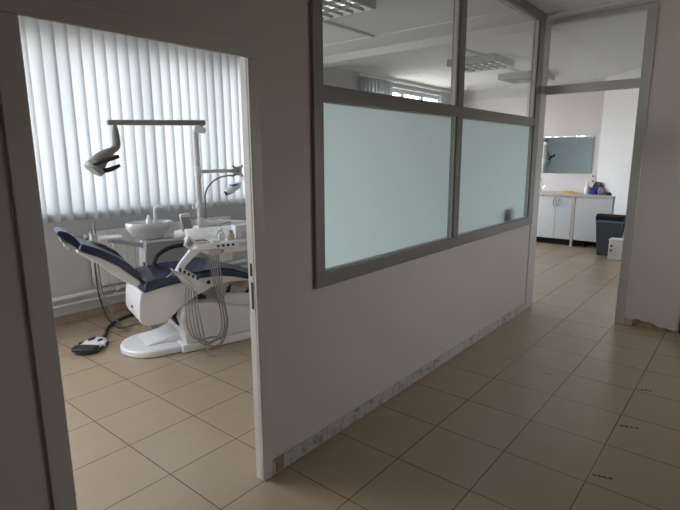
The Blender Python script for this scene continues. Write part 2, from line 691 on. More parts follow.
# outside windows
def outside_window(name, w, n, label):
    x0, x1, z0, z1 = w
    y = YB + 0.13
    root = empty(name, ((x0 + x1) / 2, y, z0))
    root['kind'] = 'structure'
    root['label'] = label
    bm = BM()
    e = 0.06
    box(bm, x0, x1, y, y + 0.06, z0, z0 + e)
    box(bm, x0, x1, y, y + 0.06, z1 - e, z1)
    for i in range(n + 1):
        c = x0 + (x1 - x0) * i / n
        a = max(x0, c - 0.05)
        b = min(x1, c + 0.05)
        box(bm, a, b, y - 0.001, y + 0.061, z0 + e, z1 - e)
    struct('window_frame', rel(bm, root), 'window_plastic', root)
    for i in range(n):
        a = x0 + (x1 - x0) * i / n
        b = x0 + (x1 - x0) * (i + 1) / n
        bm = BM()
        box(bm, a + 0.05, b - 0.05, y + 0.028, y + 0.032, z0 + e, z1 - e)
        struct('pane', rel(bm, root), 'window_glass', root)
    bm = BM()
    box(bm, x0 - 0.03, x1 + 0.03, YB - 0.03, y, z0 - 0.03, z0)
    struct('window_sill', rel(bm, root), 'marble_skirting', root)


outside_window('window_4_added', W0, 2, 'added unseen white framed window lighting the dental place from the left')
outside_window('window_1', W1, 4, 'white framed window behind the vertical blind by the dental chair')
outside_window('window_2', W2, 4, 'bright white framed window at the far end of the back wall')


w5 = empty('window_5_added', (3.95, -3.38, 1.2))
w5['kind'] = 'structure'
w5['label'] = 'added white framed window behind the camera, lighting the corridor'
for q in ((W4[0], W4[1], -3.40, -3.34, W4[2], W4[2] + 0.06), (W4[0], W4[1], -3.40, -3.34, W4[3] - 0.06, W4[3]),
          (W4[0], W4[0] + 0.06, -3.40, -3.34, W4[2] + 0.06, W4[3] - 0.06), (W4[1] - 0.06, W4[1], -3.40, -3.34, W4[2] + 0.06, W4[3] - 0.06),
          (3.92, 3.98, -3.40, -3.34, W4[2] + 0.06, W4[3] - 0.06)):
    bm = BM()
    box(bm, *q)
    struct('window_frame', rel(bm, w5), 'window_plastic', w5)

# ------------------------------------------------------------------ vertical blinds
def slat_mesh(wd, h):
    bm = BM()
    nu, nv = 6, 14
    g = []
    for j in range(nv + 1):
        v = j / nv
        row = []
        for i in range(nu + 1):
            u = i / nu - 0.5
            y = 0.014 * (1 - 4 * u * u) + 0.004 * math.sin(v * 9 + u * 2.0)
            tw = 0.06 * math.sin(v * 5.0)
            x = u * wd
            row.append(bm.verts.new((x * math.cos(tw) - y * math.sin(tw), x * math.sin(tw) + y * math.cos(tw), -v * h)))
        g.append(row)
    for j in range(nv):
        for i in range(nu):
            bm.faces.new((g[j][i], g[j][i + 1], g[j + 1][i + 1], g[j + 1][i]))
    return bm


def blind(name, label, spans, z1, z0, y, group=None):
    xa = min(s[0] for s in spans)
    xb = max(s[1] for s in spans)
    root = thing(name, label, 'blind', ((xa + xb) / 2, y, z0))
    bm = BM()
    box(bm, xa - 0.05, xb + 0.05, y - 0.02, y + 0.025, z1, z1 + 0.035)
    finish('headrail', rel(bm, root), 'window_plastic', root)
    proto = None
    rr = random.Random(5)
    for a, b, step, ang in spans:
        k = int(round((b - a) / step))
        for i in range(k):
            if proto is None:
                s = finish('slat', slat_mesh(0.127, z1 - z0), 'blind_fabric', root, smooth=60)
                proto = s
            else:
                s = proto.copy()
                COL.objects.link(s)
                s.parent = root
            s.location = (a + (i + 0.5) * step - root.location.x, 0, z1 - z0)
            s.rotation_euler = (0, 0, math.radians(ang + rr.uniform(-5, 5)))
    return root


blind('vertical_blind', 'long white vertical blind drawn across the window behind the dental chair',
      [(1.15, 4.62, 0.1155, -24)], 2.865, 1.015, YB - 0.075)
blind('vertical_blind', 'white vertical blind with slats gathered at both sides of the far bright window',
      [(6.64, 7.52, 0.098, -32), (9.28, 9.80, 0.085, -42)], 2.86, 1.0, YB - 0.075)

# ------------------------------------------------------------------ ceiling lights
def ceiling_light(x, y, label):
    root = thing('ceiling_light', label, 'ceiling light', (x, y, CE), 0, 'louvred fluorescent ceiling lights')
    h = 0.09
    a = 0.35
    bm = BM()
    # housing: a tray open below
    box(bm, -a, a, -a, a, -0.02, 0)
    for q in ((-a, -a + 0.02, -a, a), (a - 0.02, a, -a, a), (-a + 0.02, a - 0.02, -a, -a + 0.02), (-a + 0.02, a - 0.02, a - 0.02, a)):
        box(bm, *q, -h, -0.02)
    finish('housing', bm, 'unit_grey', root)
    bm = BM()
    box(bm, -a + 0.02, a - 0.02, -a + 0.02, a - 0.02, -0.024, -0.0205)
    finish('reflector', bm, 'white_enamel', root)
    bm = BM()
    for i in range(1, 4):
        p = -a + 2 * a * i / 4
        box(bm, p - 0.006, p + 0.006, -a + 0.02, a - 0.02, -h + 0.004, -0.060)
    for i in range(1, 6):
        p = -a + 2 * a * i / 6
        box(bm, -a + 0.02, a - 0.02, p - 0.004, p + 0.004, -h + 0.002, -0.060)
    finish('louver', bm, 'metal_grey', root)
    for i in range(4):
        p = -a + 2 * a * (i + 0.5) / 4
        bm = BM()
        cyl(bm, (p, -a + 0.03, -0.042), (p, a - 0.03, -0.042), 0.016, 10)
        finish('tube', bm, 'tube_glass', root, smooth=40)
    return root


ceiling_light(3.40, 1.28, 'louvred square ceiling light nearest the doorway, cut off by the left window stile')
ceiling_light(7.04, 1.46, 'louvred square ceiling light behind the clear upper right pane')
ceiling_light(8.75, 1.42, 'farthest and smallest louvred square ceiling light in the room behind')
bm = BM()
box(bm, 3.95, 4.83, 1.72, 1.755, CE - 0.022, CE)
tag(finish('cable_trunking', bm, 'trunking'), 'thin cable trunking on the ceiling beside the nearest louvred light', 'cable trunking', 'ceiling cable trunking')
bm = BM()
box(bm, 5.66, 6.68, 1.26, 1.30, CE - 0.022, CE)
tag(finish('cable_trunking', bm, 'trunking'), 'white cable trunking leading from the beam to the middle louvred light', 'cable trunking', 'ceiling cable trunking')
bm = BM()
box(bm, 7.36, 8.40, 1.36, 1.40, CE - 0.022, CE)
tag(finish('cable_trunking', bm, 'trunking'), 'white cable trunking between the two farther louvred lights', 'cable trunking', 'ceiling cable trunking')

# ------------------------------------------------------------------ radiator and pipes
rad = thing('radiator', 'white ribbed panel radiator on the wall under the blind', 'radiator', (3.05, YB - 0.06, 0.30))
bm = BM()
x0, x1, z0, z1 = 2.22, 3.95, 0.33, 0.88
yf = YB - 0.11
n = 36
for i in range(n):
    a = x0 + (x1 - x0) * i / n
    w = (x1 - x0) / n
    vs = [(a, yf + 0.014), (a + w * 0.25, yf + 0.014), (a + w * 0.38, yf), (a + w * 0.82, yf), (a + w * 0.95, yf + 0.014), (a + w, yf + 0.014)]
    lo = [bm.verts.new((x, y, z0)) for x, y in vs]
    hi = [bm.verts.new((x, y, z1)) for x, y in vs]
    for j in range(5):
        bm.faces.new((lo[j], lo[j + 1], hi[j + 1], hi[j]))
box(bm, x0, x1, yf + 0.015, yf + 0.03, z0, z1)
finish('front_panel', rel(bm, rad), 'radiator_enamel', rad)
bm = BM()
box(bm, x0, x1, yf + 0.031, YB - 0.03, z0 + 0.03, z1 - 0.012)
finish('core', rel(bm, rad), 'radiator_enamel', rad)
bm = BM()
box(bm, x0 - 0.004, x1 + 0.004, yf + 0.012, YB - 0.026, z1 - 0.011, z1 + 0.006)
finish('top_grille', rel(bm, rad), 'radiator_enamel', rad)
for xx in (x0 + 0.25, x1 - 0.25):
    bm = BM()
    box(bm, xx - 0.02, xx + 0.02, YB - 0.03, YB - 0.004, 0.5, 0.75)
    finish('bracket', rel(bm, rad), 'radiator_enamel', rad)
bm = BM()
cyl(bm, (x0 - 0.05, YB - 0.07, 0.84), (x0, YB - 0.07, 0.84), 0.016, 12)
cyl(bm, (x0 - 0.05, YB - 0.07, 0.80), (x0 - 0.05, YB - 0.07, 0.875), 0.02, 12)
finish('valve', rel(bm, rad), 'chrome', rad, smooth=40)

for z, r, lb in ((0.272, 0.023, 'thicker upper white heating pipe along the wall above the skirting'),
                 (0.195, 0.014, 'thinner lower white heating pipe along the wall above the skirting')):
    root = thing('heating_pipe', lb, 'pipe', (3.0, YB - 0.045, z), 0, 'heating pipes along the back wall')
    bm = BM()
    cyl(bm, (-4.2, 0, 0), (6.9, 0, 0), r, 14)
    finish('pipe', bm, 'radiator_enamel', root, smooth=40)
    for xx in (-0.55, 1.2):
        bm = BM()
        box(bm, xx - 0.012, xx + 0.012, -r - 0.004, 0.043, -r - 0.004, r + 0.004)
        finish('clip', bm, 'radiator_enamel', root)

# ------------------------------------------------------------------ dental unit (own frame: s along the chair, t to the window, z up)
O0 = Vector((2.33, 2.06, 0))
RZ = math.atan2(-0.28, 0.96)
RM = Matrix.Rotation(RZ, 4, 'Z')


class Unit:
    def __init__(self, name, label, cat, s, t, z=0.0, group=None):
        self.o = Vector((s, t, z))
        self.root = thing(name, label, cat, O0 + RM @ self.o, RZ, group)

    def part(self, name, bm, mat, parent=None, **k):
        """geometry is given in the unit's frame"""
        shift(bm, -self.o)
        return finish(name, bm, mat, parent or self.root, **k)


def P_local(x, y, z=0.0):
    return RM.inverted() @ (Vector((x, y, z)) - O0)


# --- chair
ch = Unit('dental_chair', 'white dental chair with reclined navy blue upholstery', 'dental chair', 0.2, 0.0)
bm = BM()
pad = []
for i in range(13):
    a = math.pi / 2 + math.pi * i / 12
    pad.append((-0.22 + 0.24 * math.cos(a), 0.0 + 0.265 * math.sin(a)))
pad += [(0.0, -0.275), (0.10, -0.275), (0.10, 0.275), (0.0, 0.275)]
slab(bm, pad, 0.0, 0.062)
ch.part('base_plate', bm, 'unit_white', bevel=0.018, seg=3)
bm = BM()
prism(bm, [(-0.29, 0.060), (-0.04, 0.060), (0.06, 0.060), (0.06, 0.150), (-0.02, 0.135), (-0.09, 0.105), (-0.24, 0.078)], -0.13, 0.19)
ch.part('base_step', bm, 'unit_white', bevel=0.010, seg=2)
# housing
bm = BM()
box(bm, -0.035, 0.98, -0.305, 0.26, 0.0, 0.07)
ch.part('plinth', bm, 'unit_white', bevel=0.010)
bm = BM()
prism(bm, [(0.00, 0.068), (0.955, 0.068), (0.955, 0.16), (0.88, 0.22), (0.72, 0.255), (0.56, 0.295), (0.38, 0.355), (0.24, 0.395), (0.15, 0.408), (0.045, 0.412), (0.005, 0.385), (-0.03, 0.285), (-0.008, 0.20)], -0.295, 0.25)
hs = ch.part('base_housing', bm, 'unit_white', bevel=0.022, seg=3)
bm = BM()
prism(bm, [(0.28, 0.335), (0.42, 0.415), (0.56, 0.412), (0.70, 0.36), (0.80, 0.27), (0.70, 0.26), (0.45, 0.30)], -0.20, 0.20)
hc = ch.part('housing_cover', bm, 'unit_white', bevel=0.028, seg=3)
for s, t, z, q in ((0.455, -0.12, 0.405, 0.05), (0.50, -0.02, 0.405, 0.045), (0.635, -0.12, 0.37, 0.05)):
    bm = BM()
    lathe(bm, [(0.0, 0), (0.024, 0), (0.018, 0.012), (0.014, 0.03), (0.0, 0.034)], 14, (s, t, z))
    prism(bm, [(s - 0.012, z + 0.02), (s + 0.02, z + 0.05), (s + 0.028, z + 0.045), (s + 0.016, z + 0.018)], t - 0.012, t + 0.012)
    ch.part('control_knob', bm, 'black_rubber', smooth=40)
# lift link, seen as dark gaps under the seat
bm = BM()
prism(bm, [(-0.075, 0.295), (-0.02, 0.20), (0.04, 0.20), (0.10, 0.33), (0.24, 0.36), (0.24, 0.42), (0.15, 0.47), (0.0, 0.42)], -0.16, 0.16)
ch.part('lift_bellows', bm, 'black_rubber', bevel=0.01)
# seat shell
bm = BM()
prism(bm, [(-0.318, 0.560), (-0.335, 0.480), (-0.345, 0.345), (-0.325, 0.298), (-0.285, 0.277), (-0.143, 0.277), (-0.075, 0.330), (0.013, 0.402), (0.127, 0.464), (0.25, 0.515), (0.44, 0.545), (0.62, 0.525), (0.86, 0.44), (0.88, 0.455), (0.62, 0.56), (0.33, 0.617), (0.18, 0.617), (0.028, 0.605), (-0.134, 0.587)], -0.255, 0.255)
sh = ch.part('seat_shell', bm, 'unit_white', bevel=0.018, seg=3)
bm = BM()
cyl(bm, (0.235, -0.263, 0.567), (0.235, -0.235, 0.567), 0.017, 16)
ch.part('shell_cap', bm, 'black_rubber', sh, smooth=40)
bm = BM()
box(bm, -0.352, -0.330, -0.03, -0.012, 0.385, 0.405)
ch.part('release_button', bm, 'red_plastic', sh)
# seat cushion
bm = BM()
prism(bm, [(-0.305, 0.556), (-0.285, 0.640), (-0.20, 0.662), (-0.129, 0.668), (0.033, 0.679), (0.175, 0.674), (0.324, 0.686), (0.45, 0.66), (0.578, 0.605), (0.75, 0.545), (0.90, 0.482), (0.915, 0.440), (0.74, 0.492), (0.576, 0.551), (0.46, 0.586), (0.338, 0.611), (0.181, 0.616), (0.028, 0.604), (-0.134, 0.586)], -0.285, 0.285)
ch.part('seat_cushion', bm, 'navy_leather', bevel=0.026, seg=4)
# backrest
bm = BM()
prism(bm, [(-0.706, 0.978), (-0.690, 0.990), (-0.640, 0.968), (-0.578, 0.936), (-0.458, 0.862), (-0.376, 0.795), (-0.305, 0.705), (-0.295, 0.670), (-0.315, 0.655), (-0.385, 0.720), (-0.463, 0.796), (-0.593, 0.878), (-0.70, 0.930), (-0.716, 0.945)], -0.245, 0.245)
ch.part('backrest_cushion', bm, 'navy_leather', bevel=0.020, seg=4)
bm = BM()
prism(bm, [(-0.600, 0.945), (-0.50, 0.915), (-0.40, 0.845), (-0.33, 0.745), (-0.36, 0.74), (-0.47, 0.835), (-0.58, 0.92)], 0.10, 0.250)
ch.part('backrest_bolster', bm, 'navy_leather', bevel=0.018, seg=3)
bm = BM()
prism(bm, [(-0.722, 0.935), (-0.593, 0.880), (-0.463, 0.798), (-0.385, 0.722), (-0.315, 0.658), (-0.300, 0.620), (-0.330, 0.598), (-0.430, 0.662), (-0.504, 0.728), (-0.592, 0.815), (-0.71, 0.905), (-0.728, 0.918)], -0.205, 0.205)
ch.part('backrest_shell', bm, 'unit_white', bevel=0.016, seg=3)
# headrest
bm = BM()
prism(bm, [(-0.845, 1.062), (-0.838, 1.078), (-0.815, 1.084), (-0.770, 1.068), (-0.725, 1.030), (-0.690, 0.975), (-0.680, 0.948), (-0.705, 0.930), (-0.762, 0.980), (-0.805, 1.020)], -0.135, 0.135)
hd = ch.part('headrest_cushion', bm, 'navy_leather', bevel=0.014, seg=4)
bm = BM()
prism(bm, [(-0.815, 1.012), (-0.805, 0.985), (-0.770, 0.945), (-0.705, 0.915), (-0.700, 0.932), (-0.760, 0.978)], -0.10, 0.10)
prism(bm, [(-0.79, 0.975), (-0.795, 0.945), (-0.765, 0.920), (-0.745, 0.930), (-0.75, 0.96)], -0.03, 0.03)
ch.part('headrest_bracket', bm, 'unit_grey', bevel=0.006)
bm = BM()
tube(bm, [(-0.775, 0.05, 0.94), (-0.74, 0.05, 0.915), (-0.69, 0.05, 0.89)], 0.012, 10)
ch.part('headrest_bar', bm, 'chrome', smooth=40)
# curved black armrest on the window side
bm = BM()
tube(bm, [(-0.035, 0.33, 0.60), (-0.058, 0.33, 0.65), (-0.030, 0.33, 0.725), (0.045, 0.33, 0.777), (0.14, 0.33, 0.803), (0.27, 0.33, 0.803), (0.33, 0.33, 0.800)], 0.019, 12, 6)
ch.part('armrest', bm, 'black_rubber', smooth=50)

# --- spittoon unit
su = Unit('spittoon_unit', 'grey and white spittoon unit with round basin beside the dental chair', 'spittoon', 0.1, 0.52)
bm = BM()
prism(bm, [(-0.115, 0.0), (0.44, 0.0), (0.50, 0.40), (0.50, 0.78), (0.34, 0.83), (0.26, 0.865), (-0.085, 0.868), (-0.105, 0.80), (-0.125, 0.55)], 0.42, 0.68)
su.part('cabinet', bm, 'unit_grey', bevel=0.018, seg=3)
bm = BM()
prism(bm, [(-0.110, 0.862), (0.17, 0.862), (0.30, 0.905), (0.52, 0.935), (0.52, 0.905), (0.32, 0.865), (0.24, 0.838), (-0.10, 0.842)], 0.40, 0.70)
su.part('cabinet_top', bm, 'unit_white', bevel=0.008)
bm = BM()
box(bm, -0.128, -0.098, 0.43, 0.46, 0.60, 0.665)
su.part('cabinet_foot_cap', bm, 'black_rubber', bevel=0.004)
bm = BM()
prism(bm, [(-0.118, 0.66), (-0.10, 0.87), (-0.088, 0.87), (-0.106, 0.66)], 0.405, 0.425)
su.part('edge_strip', bm, 'unit_white')
bm = BM()
lathe(bm, [(0.0, 0.868), (0.10, 0.868), (0.135, 0.882), (0.175, 0.925), (0.199, 0.968), (0.208, 0.985), (0.208, 1.018), (0.200, 1.026), (0.19, 1.018), (0.175, 0.975), (0.13, 0.93), (0.05, 0.912), (0.0, 0.91)], 40, (-0.035, 0.50, 0), 1.0, 0.70)
su.part('basin', bm, 'porcelain', smooth=50)
bm = BM()
prism(bm, [(0.06, 0.872), (0.165, 0.872), (0.172, 1.0), (0.172, 1.024), (0.135, 1.024), (0.06, 0.96)], 0.42, 0.60)
su.part('basin_shoulder', bm, 'porcelain', bevel=0.015, seg=3)
bm = BM()
tube(bm, [(0.048, 0.60, 0.97), (0.048, 0.60, 1.12), (0.060, 0.597, 1.148), (0.085, 0.585, 1.156), (0.118, 0.57, 1.148)], [0.020, 0.014, 0.012, 0.012, 0.010], 12, 5)
su.part('basin_faucet', bm, 'porcelain', smooth=50)
bm = BM()
lathe(bm, [(0, 0), (0.027, 0), (0.029, 0.02), (0.027, 0.058), (0.015, 0.070), (0.014, 0.088), (0.009, 0.095), (0, 0.096)], 18, (-0.015, 0.58, 0.985))
su.part('cup_filler', bm, 'porcelain', smooth=50)
# small tilted display beside the basin
bm = BM()
prism(bm, [(0.273, 0.905), (0.380, 0.905), (0.354, 1.070), (0.340, 1.084), (0.262, 1.078), (0.250, 1.062)], 0.50, 0.53)
ds = su.part('display', bm, 'unit_white', bevel=0.008)
bm = BM()
prism(bm, [(0.284, 0.915), (0.369, 0.915), (0.345, 1.048), (0.264, 1.044)], 0.495, 0.502)
su.part('display_panel', bm, 'display_grey', ds)
bm = BM()
tube(bm, [(0.46, 0.50, 0.965), (0.62, 0.46, 0.968), (0.78, 0.40, 0.96), (0.96, 0.36, 0.945)], [0.034, 0.036, 0.030, 0.024], 14, 4)
su.part('swing_arm', bm, 'unit_white', smooth=50)

# --- operating light on its pole
ol = Unit('operating_light', 'dental operating light on a tall pole with long horizontal beam', 'dental light', 0.44, 0.50)
bm = BM()
tube(bm, [(0.452, 0.5, 0.75), (0.452, 0.5, 1.86)], 0.027, 18)
pl_ = ol.part('pole', bm, 'pole_white', smooth=50)
bm = BM()
lathe(bm, [(0, 0), (0.033, 0), (0.033, 0.10), (0, 0.10)], 18, (0.452, 0.5, 1.43))
ol.part('pole_sleeve', bm, 'unit_white', smooth=40)
bm = BM()
lathe(bm, [(0, 0), (0.055, 0), (0.055, 0.022), (0.032, 0.026), (0.032, 0.05), (0, 0.05)], 20, (0.452, 0.5, 1.125))
cyl(bm, (0.40, 0.5, 1.136), (0.38, 0.5, 1.136), 0.016, 10)
cyl(bm, (0.50, 0.5, 1.136), (0.53, 0.5, 1.136), 0.016, 10)
ol.part('pole_collar', bm, 'pole_white', smooth=40)
bm = BM()
lathe(bm, [(0, 0), (0.034, 0), (0.038, 0.04), (0.030, 0.07), (0, 0.075)], 16, (0.452, 0.5, 0.96))
ol.part('pole_socket', bm, 'unit_white', smooth=40)
bm = BM()
tube(bm, [(0.452, 0.5, 1.84), (0.465, 0.49, 1.868), (0.505, 0.47, 1.87)], [0.028, 0.034, 0.030], 14, 4)
lathe(bm, [(0, -0.03), (0.022, -0.027), (0.034, -0.01), (0.036, 0.006), (0.024, 0.026), (0, 0.032)], 16, (0.51, 0.47, 1.862))
ol.part('elbow_joint', bm, 'unit_white', smooth=50)
bm = BM()
cyl(bm, (0.505, 0.47, 1.87), (0.505, 0.47, 1.94), 0.012, 12)
ol.part('pivot_pin', bm, 'metal_grey', smooth=40)
bm = BM()
prism(bm, [(-0.322, 1.886), (0.535, 1.906), (0.535, 1.955), (-0.322, 1.928)], 0.435, 0.505)
ol.part('beam', bm, 'metal_grey', bevel=0.006)
bm = BM()
cyl(bm, (-0.262, 0.47, 1.905), (-0.262, 0.47, 1.86), 0.016, 12)
tube(bm, [(-0.262, 0.47, 1.868), (-0.262, 0.47, 1.80), (-0.262, 0.468, 1.73), (-0.275, 0.463, 1.695), (-0.315, 0.458, 1.665)], [0.022, 0.031, 0.033, 0.032, 0.028], 14, 4)
ol.part('drop_arm', bm, 'metal_grey', smooth=50)
# head: tapering body from the drop arm to the lamp disc
bm = BM()
tube(bm, [(-0.30, 0.46, 1.678), (-0.345, 0.455, 1.645), (-0.40, 0.45, 1.60), (-0.445, 0.445, 1.545), (-0.462, 0.442, 1.520)], [0.026, 0.044, 0.062, 0.075, 0.066], 16, 4)
hd_ = ol.part('lamp_head', bm, 'lamp_grey_backlit', smooth=50)
bm = BM()
tube(bm, [(-0.452, 0.443, 1.532), (-0.468, 0.440, 1.510), (-0.476, 0.438, 1.500)], [0.088, 0.084, 0.074], 24)
ol.part('lamp_rim', bm, 'display_grey', hd_, smooth=40)
bm = BM()
tube(bm, [(-0.494, 0.44, 1.560), (-0.44, 0.34, 1.578), (-0.36, 0.30, 1.602), (-0.285, 0.30, 1.622)], [0.030, 0.026, 0.022, 0.016], 12, 4)
ol.part('handle', bm, 'black_rubber', smooth=50)
bm = BM()
tube(bm, [(-0.44, 0.45, 1.52), (-0.38, 0.40, 1.505), (-0.32, 0.39, 1.522), (-0.265, 0.40, 1.545)], [0.024, 0.020, 0.020, 0.014], 12, 4)
ol.part('handle', bm, 'black_rubber', smooth=50)

# --- screen bracket arm on the pole
sb = Unit('screen_bracket', 'white arm with empty star shaped screen mount on the light pole', 'monitor arm', 0.48, 0.50, 1.45)
bm = BM()
box(bm, 0.483, 0.80, 0.485, 0.515, 1.458, 1.492)
sb.part('arm', bm, 'pole_white', bevel=0.004)
bm = BM()
hub = []
cx, cz = 0.845, 1.474
for i in range(4):
    a = math.radians(45 + 90 * i)
    for da, r in ((-0.75, 0.042), (-0.16, 0.060), (-0.10, 0.082), (0.10, 0.082), (0.16, 0.060)):
        hub.append((cx + r * math.cos(a + da), cz + r * math.sin(a + da)))
prism(bm, hub, 0.455, 0.468)
cyl(bm, (cx, 0.468, cz), (cx, 0.50, cz), 0.02, 12)
cyl(bm, (0.79, 0.50, cz), (cx, 0.50, cz), 0.016, 12)
pt = sb.part('mount_plate', bm, 'unit_grey', bevel=0.003)
bm = BM()
cyl(bm, (cx, 0.450, cz), (cx, 0.455, cz), 0.008, 10)
sb.part('screw', bm, 'black_rubber', pt)
for i in range(4):
    bm = BM()
    a = math.radians(45 + 90 * i)
    cyl(bm, (cx + 0.07 * math.cos(a), 0.451, cz + 0.07 * math.sin(a)), (cx + 0.07 * math.cos(a), 0.455, cz + 0.07 * math.sin(a)), 0.005, 8)
    sb.part('screw', bm, 'black_rubber', pt)
bm = BM()
tube(bm, [(0.495, 0.46, 1.02), (0.492, 0.46, 1.12), (0.50, 0.46, 1.26), (0.545, 0.46, 1.345), (0.63, 0.46, 1.405), (0.72, 0.46, 1.428), (0.80, 0.462, 1.432)], 0.0085, 10, 6)
sb.part('cable', bm, 'hose_grey', smooth=50)

cg = Unit('curing_light', 'small white hand lamp with blue band hanging under the screen mount', 'dental tool', 0.80, 0.44, 1.25)
bm = BM()
tube(bm, [(0.705, 0.44, 1.262), (0.745, 0.44, 1.285), (0.80, 0.44, 1.318), (0.835, 0.44, 1.338), (0.850, 0.44, 1.352)], [0.028, 0.036, 0.038, 0.032, 0.016], 14, 4)
bd = cg.part('body', bm, 'unit_white', smooth=50)
bm = BM()
cyl(bm, (0.702, 0.44, 1.260), (0.697, 0.44, 1.257), 0.024, 14)
cg.part('lens', bm, 'black_rubber', bd, smooth=40)
bm = BM()
prism(bm, [(0.745, 1.342), (0.800, 1.350), (0.825, 1.342), (0.80, 1.325), (0.76, 1.322)], 0.405, 0.475)
cg.part('band', bm, 'blue_plastic', bd, bevel=0.004)
bm = BM()
tube(bm, [(0.85, 0.44, 1.35), (0.89, 0.44, 1.385), (0.885, 0.45, 1.425), (0.86, 0.455, 1.445)], 0.004, 8, 5)
cg.part('cord', bm, 'pole_white', bd, smooth=50)

# --- instrument table (doctor's element)
it = Unit('instrument_table', 'white dental instrument table with grey hoses over the chair', 'instrument table', 0.3, -0.25, 0.9)
bm = BM()
slab(bm, [(0.078, -0.40), (0.10, -0.445), (0.14, -0.455), (0.70, -0.455), (0.78, -0.42), (0.80, -0.30), (0.78, 0.03), (0.135, 0.03)], 0.880, 0.930)
tp_ = it.part('tray_body', bm, 'unit_white', bevel=0.012, seg=3)
bm = BM()
prof = [(-0.245, 0.929), (-0.235, 0.940), (-0.10, 0.972), (0.02, 0.998), (0.045, 0.995), (0.05, 0.929)]
l_ = [bm.verts.new((0.105 + (t + 0.45) * 0.09, t, z)) for t, z in prof]
r_ = [bm.verts.new((0.76, t, z)) for t, z in prof]
bm.faces.new(l_)
bm.faces.new(r_[::-1])
for i in range(6):
    bm.faces.new((l_[i], l_[(i + 1) % 6], r_[(i + 1) % 6], r_[i]))
dk_ = it.part('tray_deck', bm, 'unit_white', bevel=0.006)
bm = BM()
for (x0_, x1_) in ((0.20, 0.30), (0.33, 0.50)):
    w_ = [bm.verts.new(q) for q in ((x0_, -0.20, 0.9495), (x1_, -0.20, 0.9495), (x1_, -0.02, 0.991), (x0_, -0.02, 0.991))]
    w2_ = [bm.verts.new(q.co + Vector((0, 0, 0.003))) for q in w_]
    bm.faces.new(w_[::-1])
    bm.faces.new(w2_)
    for i in range(4):
        bm.faces.new((w_[i], w_[(i + 1) % 4], w2_[(i + 1) % 4], w2_[i]))
    it.part('silicone_mat', bm, 'carton' if x0_ < 0.25 else 'porcelain', dk_)
    bm = BM()
bm.free()
bm = BM()
box(bm, 0.18, 0.70, -0.43, 0.0, 0.835, 0.881)
it.part('tray_underside', bm, 'unit_white', bevel=0.012)
for i in range(4):
    s = 0.262 + i * 0.042
    bm = BM()
    cyl(bm, (s, -0.464, 0.906), (s, -0.454, 0.906), 0.011, 12)
    it.part('button', bm, 'black_rubber', smooth=40)
bm = BM()
box(bm, 0.445, 0.53, -0.460, -0.452, 0.892, 0.918)
it.part('keypad', bm, 'paper_grey')
bm = BM()
box(bm, 0.285, 0.315, -0.438, -0.428, 0.845, 0.872)
it.part('tag', bm, 'yellow_plastic')
# handle frame at the left corner: a tilted rectangular loop
bm = BM()
def loop(outer, inner, t0, t1):
    A = [[bm.verts.new((s, t, z)) for s, z in poly] for t in (t0, t1) for poly in (outer, inner)]
    k = 4
    for i in range(k):
        j = (i + 1) % k
        bm.faces.new((A[0][i], A[0][j], A[1][j], A[1][i]))
        bm.faces.new((A[2][i], A[3][i], A[3][j], A[2][j]))
        bm.faces.new((A[0][i], A[2][i], A[2][j], A[0][j]))
        bm.faces.new((A[1][i], A[1][j], A[3][j], A[3][i]))
loop([(-0.006, 0.932), (0.042, 0.889), (0.105, 0.947), (0.035, 1.013)],
     [(0.020, 0.934), (0.044, 0.913), (0.076, 0.948), (0.043, 0.982)], -0.428, -0.414)
it.part('handle_frame', bm, 'unit_white', bevel=0.003)
bm = BM()
prism(bm, [(0.021, 0.934), (0.044, 0.914), (0.075, 0.948), (0.043, 0.981)], -0.425, -0.418)
it.part('handle_panel', bm, 'metal_grey')
# holder arm dropping from the corner
bm = BM()
prism(bm, [(0.04, 0.895), (0.02, 0.868), (-0.045, 0.80), (-0.085, 0.735), (-0.075, 0.70), (-0.03, 0.715), (0.005, 0.77), (0.07, 0.83), (0.14, 0.872), (0.15, 0.900)], -0.43, -0.39)
it.part('holder_arm', bm, 'unit_white', bevel=0.010, seg=3)
bm = BM()
prism(bm, [(-0.085, 0.738), (-0.055, 0.758), (0.02, 0.725), (0.085, 0.675), (0.113, 0.615), (0.105, 0.555), (0.055, 0.532), (0.005, 0.575), (-0.045, 0.655)], -0.445, -0.375)
hl = it.part('holder_rack', bm, 'unit_white', bevel=0.016, seg=3)
bm = BM()
for i in range(5):
    s = -0.055 + i * 0.033
    z = 0.752 - i * 0.021
    box(bm, s - 0.006, s + 0.010, -0.455, -0.40, z - 0.018, z + 0.006)
it.part('holder_notch', bm, 'black_rubber', hl)
for i in range(4):
    d = i * 0.022
    bm = BM()
    tube(bm, [(-0.135 + d * 1.1, -0.475, 0.775 - d * 0.7), (-0.10 + d, -0.478, 0.735 - d * 0.8), (-0.055 + d, -0.478, 0.675 - d * 0.7), (-0.015 + d, -0.475, 0.60 - d * 0.5)], [0.006, 0.010, 0.012, 0.009], 10, 3)
    if i == 1:
        tube(bm, [(-0.11, -0.478, 0.75), (-0.145, -0.478, 0.725), (-0.17, -0.478, 0.708)], 0.004, 8)
    hp = it.part('handpiece', bm, 'chrome', smooth=50)
rh = random.Random(11)
top_s = [0.205, 0.218, 0.231, 0.244, 0.257]
loops = [(0.080, 0.118, 0.26), (0.100, 0.080, 0.275), (0.125, 0.100, 0.29), (0.155, 0.062, 0.295), (0.120, 0.000, 0.265)]
